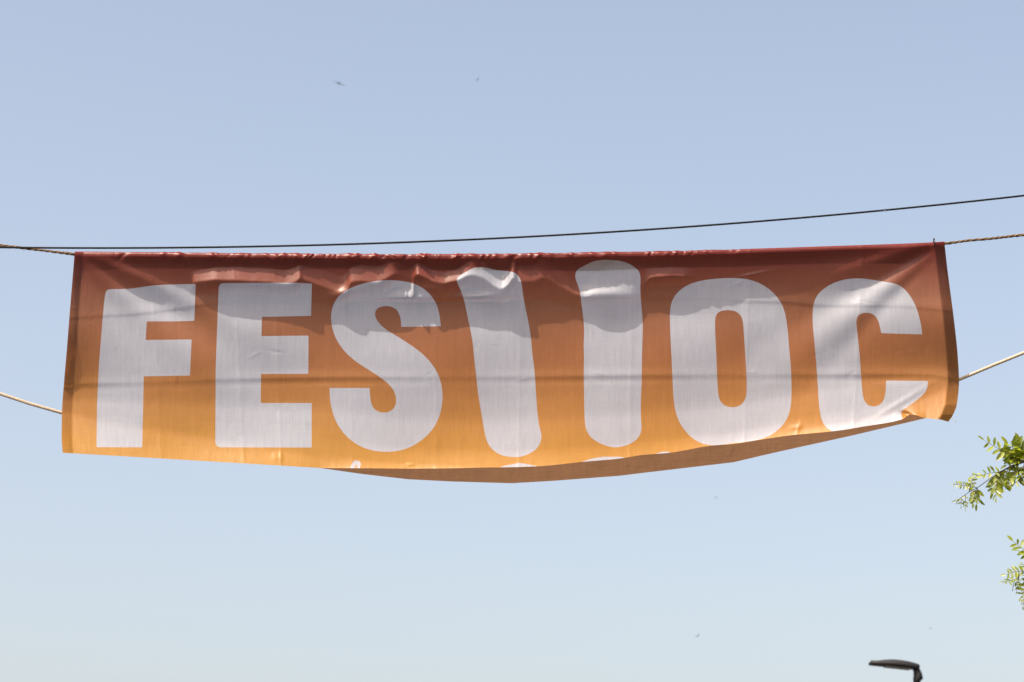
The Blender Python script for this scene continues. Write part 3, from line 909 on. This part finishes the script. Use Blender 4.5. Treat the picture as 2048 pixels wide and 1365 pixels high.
rl = random.Random(4)
Yb = 9.45
def twig(parent, pts, r0, r1, name="branch"):
    m = MB()
    P = spline(pts, 6)
    m.tube(P, [r1 + (r0 - r1) * (1 - i / (len(P) - 1)) ** 4.2 for i in range(len(P))], 7)
    return m.build(name, M_TWIG, parent)
def start(px, py): return at(px, py, Yb)
on_trunk = lambda z: Vector((TX, TY, z))
b1 = twig(tree, [on_trunk(start(2048, 900).z + .9), at(2500, 790, 9.95), at(2250, 868, Yb), at(2100, 905, Yb), at(2048, 923, Yb), at(2013, 938, Yb), at(1981, 957, Yb), at(1956, 975, Yb), at(1936, 986, Yb), at(1917, 1000, Yb), at(1912, 1009, Yb)], 0.045, 0.0012)
b2 = twig(tree, [on_trunk(start(2048, 980).z + .7), at(2480, 860, 9.9), at(2200, 905, Yb), at(2100, 920, Yb - .05), at(2048, 932, Yb - .05), at(2024, 956, Yb - .05), at(2016, 968, Yb - .05)], 0.032, 0.0012)
b3 = twig(tree, [on_trunk(start(2048, 1150).z + .7), at(2500, 1040, 9.9), at(2250, 1085, Yb), at(2100, 1125, Yb), at(2048, 1146, Yb), at(2036, 1155, Yb), at(2028, 1165, Yb), at(2025, 1183, Yb)], 0.035, 0.0014)

# (branch, base, tip, pairs, leaflet px, facing, sag, droop)
F = Vector((0, -1, 0.35)); UPV = Vector((-0.2, -0.5, 1)); SIDE = Vector((-0.6, -0.7, 0.2))
LEAVES = [
    (b1, (2042, 922), (1968, 881), 6, 17, F, 0.05, 0.0),
    (b1, (2056, 915), (2026, 893), 4, 20, UPV, 0.0, 0.1),
    (b1, (2070, 912), (2036, 906), 4, 19, SIDE, 0.0, 0.2),
    (b1, (2034, 928), (2018, 905), 3, 16, F, 0.0, 0.0),
    (b2, (2062, 930), (2040, 955), 4, 16, UPV, 0.0, 0.2),
    (b1, (2052, 921), (2016, 888), 4, 21, SIDE, 0.0, -0.3),
    (b1, (2060, 918), (2040, 884), 4, 22, F, 0.0, -0.2),
    (b1, (2044, 923), (2006, 917), 4, 15, UPV, 0.0, 0.3),
    (b1, (2040, 924), (2014, 930), 3, 15, F, 0.0, 0.3),
    (b1, (2004, 944), (1964, 950), 4, 11, F, -0.1, -0.6),
    (b1, (1964, 951), (1943, 962), 4, 9, UPV, -0.4, -0.1),
    (b1, (1954, 976), (1906, 969), 9, 7, F, -0.08, 0.0),
    (b1, (1938, 985), (1946, 950), 5, 8, SIDE, 0.0, 0.0),
    (b1, (1953, 977), (1946, 1006), 3, 11, F, 0.0, 0.7),
    (b1, (1955, 976), (1953, 1008), 2, 14, SIDE, 0.0, 0.7),
    (b1, (2003, 944), (1985, 983), 5, 14, F, 0.0, 0.2),
    (b1, (1994, 950), (1992, 996), 5, 12, UPV, 0.0, 0.5),
    (b1, (2016, 937), (2004, 974), 4, 16, F, 0.0, 0.3),
    (b2, (2040, 940), (2010, 962), 4, 17, UPV, 0.0, 0.1),
    (b2, (2050, 931), (2030, 962), 4, 16, F, 0.0, 0.2),
    (b2, (2064, 946), (2008, 980), 4, 10, SIDE, -0.05, 0.3),
    (b1, (1931, 989), (1931, 1018), 3, 6, F, 0.0, 0.5),
    (b1, (1922, 996), (1922, 1013), 2, 6, F, 0.0, 0.4),
    (b1, (1918, 999), (1906, 1003), 3, 6, UPV, 0.0, 0.1),
    (b3, (2075, 1120), (2026, 1083), 5, 15, F, 0.0, -0.2),
    (b3, (2085, 1108), (2040, 1103), 3, 16, UPV, 0.0, 0.0),
    (b3, (2052, 1143), (2012, 1150), 5, 11, F, -0.25, -0.1),
    (b3, (2032, 1159), (2004, 1166), 4, 10, UPV, -0.05, 0.0),
    (b3, (2038, 1154), (2033, 1183), 5, 6, SIDE, 0.0, 0.5),
    (b3, (2062, 1142), (2042, 1196), 5, 10, F, 0.08, 0.0),
    (b3, (2054, 1144), (2046, 1213), 8, 7, SIDE, 0.06, 0.3),
    (b3, (2060, 1140), (2044, 1128), 3, 11, UPV, 0.0, 0.0),
]
for (br_, b, t, npair, lpx, nrm, sag, droop) in LEAVES:
    m = MB()
    yb = Yb + rl.uniform(-.04, .04)
    B = at(b[0], b[1], Yb); Tt = at(t[0], t[1], yb - 0.02)
    leaf_shape(m, B, Tt, npair, lpx * 0.0029, nrm, rl, sag * -1, 0.3, 0, 1, droop)
    o = mesh_obj("leaf", m.v, m.f, [M_LEAF, M_TWIG], None, True, m.m)
    o.parent = br_
    o.matrix_parent_inverse = br_.parent.matrix_world.inverted() @ Matrix.Identity(4)
    o.matrix_parent_inverse = Matrix.Identity(4)

# limbs and the rest of the crown, beyond the right edge of the view
rc = random.Random(8)
CC = Vector((TX + 0.75, TY + 0.5, 6.4)); CR = Vector((2.2, 2.3, 2.6))
limbs = []
for k in range(9):
    z0 = 3.6 + 0.5 * k
    a = k * 2.4 + 0.5
    e = CC + Vector((math.cos(a) * CR.x * .75, math.sin(a) * CR.y * .75, (k / 8 - .45) * CR.z * 1.5))
    s0 = Vector((TX + 0.03 * k * .5, TY, z0))
    P = spline([s0, s0.lerp(e, .4) + Vector((0, 0, .15)), s0.lerp(e, .75) + Vector((rc.uniform(-.15, .15), rc.uniform(-.15, .15), .1)), e], 5)
    m = MB(); m.tube(P, np.linspace(.06, .012, len(P)), 7)
    m.build("limb", M_BARK, tree)
    limbs.append(P)
def project(p):
    d = p - CAM
    zc = d.y * CP + d.z * SP
    return W / 2 + FPX * d.x / zc, H / 2 - FPX * (-d.y * SP + d.z * CP) / zc
m = MB(); cnt = 0
for br_ in (b1, b2, b3):           # leaves along the three branches, up to where they enter the view
    vs = br_.data.vertices
    for k in range(150):
        q = vs[rc.randrange(len(vs))].co + br_.parent.location - br_.parent.location
        p = Vector(q)
        t = p + Vector((rc.uniform(-1, .6), rc.uniform(-.8, .8), rc.uniform(-.7, .5))).normalized() * rc.uniform(.15, .25)
        if min(project(p)[0], project(t)[0]) < 2100: continue
        leaf_shape(m, p, t, rc.randint(4, 6), rc.uniform(.034, .045), Vector((rc.uniform(-.5, .5), rc.uniform(-.5, .5), 1)), rc, .1, .25)
while cnt < 2000:
    q = Vector((rc.gauss(0, 1), rc.gauss(0, 1), rc.gauss(0, 1))).normalized() * (rc.random() ** 0.45)
    p = CC + Vector((q.x * CR.x, q.y * CR.y, q.z * CR.z))
    if noise.noise(p * 1.1) < -0.08: continue
    d = Vector((q.x + rc.uniform(-.6, .6), q.y + rc.uniform(-.6, .6), rc.uniform(-.7, .2))).normalized()
    t = p + d * rc.uniform(.16, .26)
    if min(project(p)[0], project(t)[0]) < 2090 and p.y > 2: continue
    leaf_shape(m, p, t, rc.randint(4, 6), rc.uniform(.034, .045), Vector((rc.uniform(-.5, .5), rc.uniform(-.5, .5), 1)), rc, .1, .25)
    cnt += 1
cr = m.build("crown", [M_LEAF, M_TWIG], tree)
cr["kind"] = "stuff"
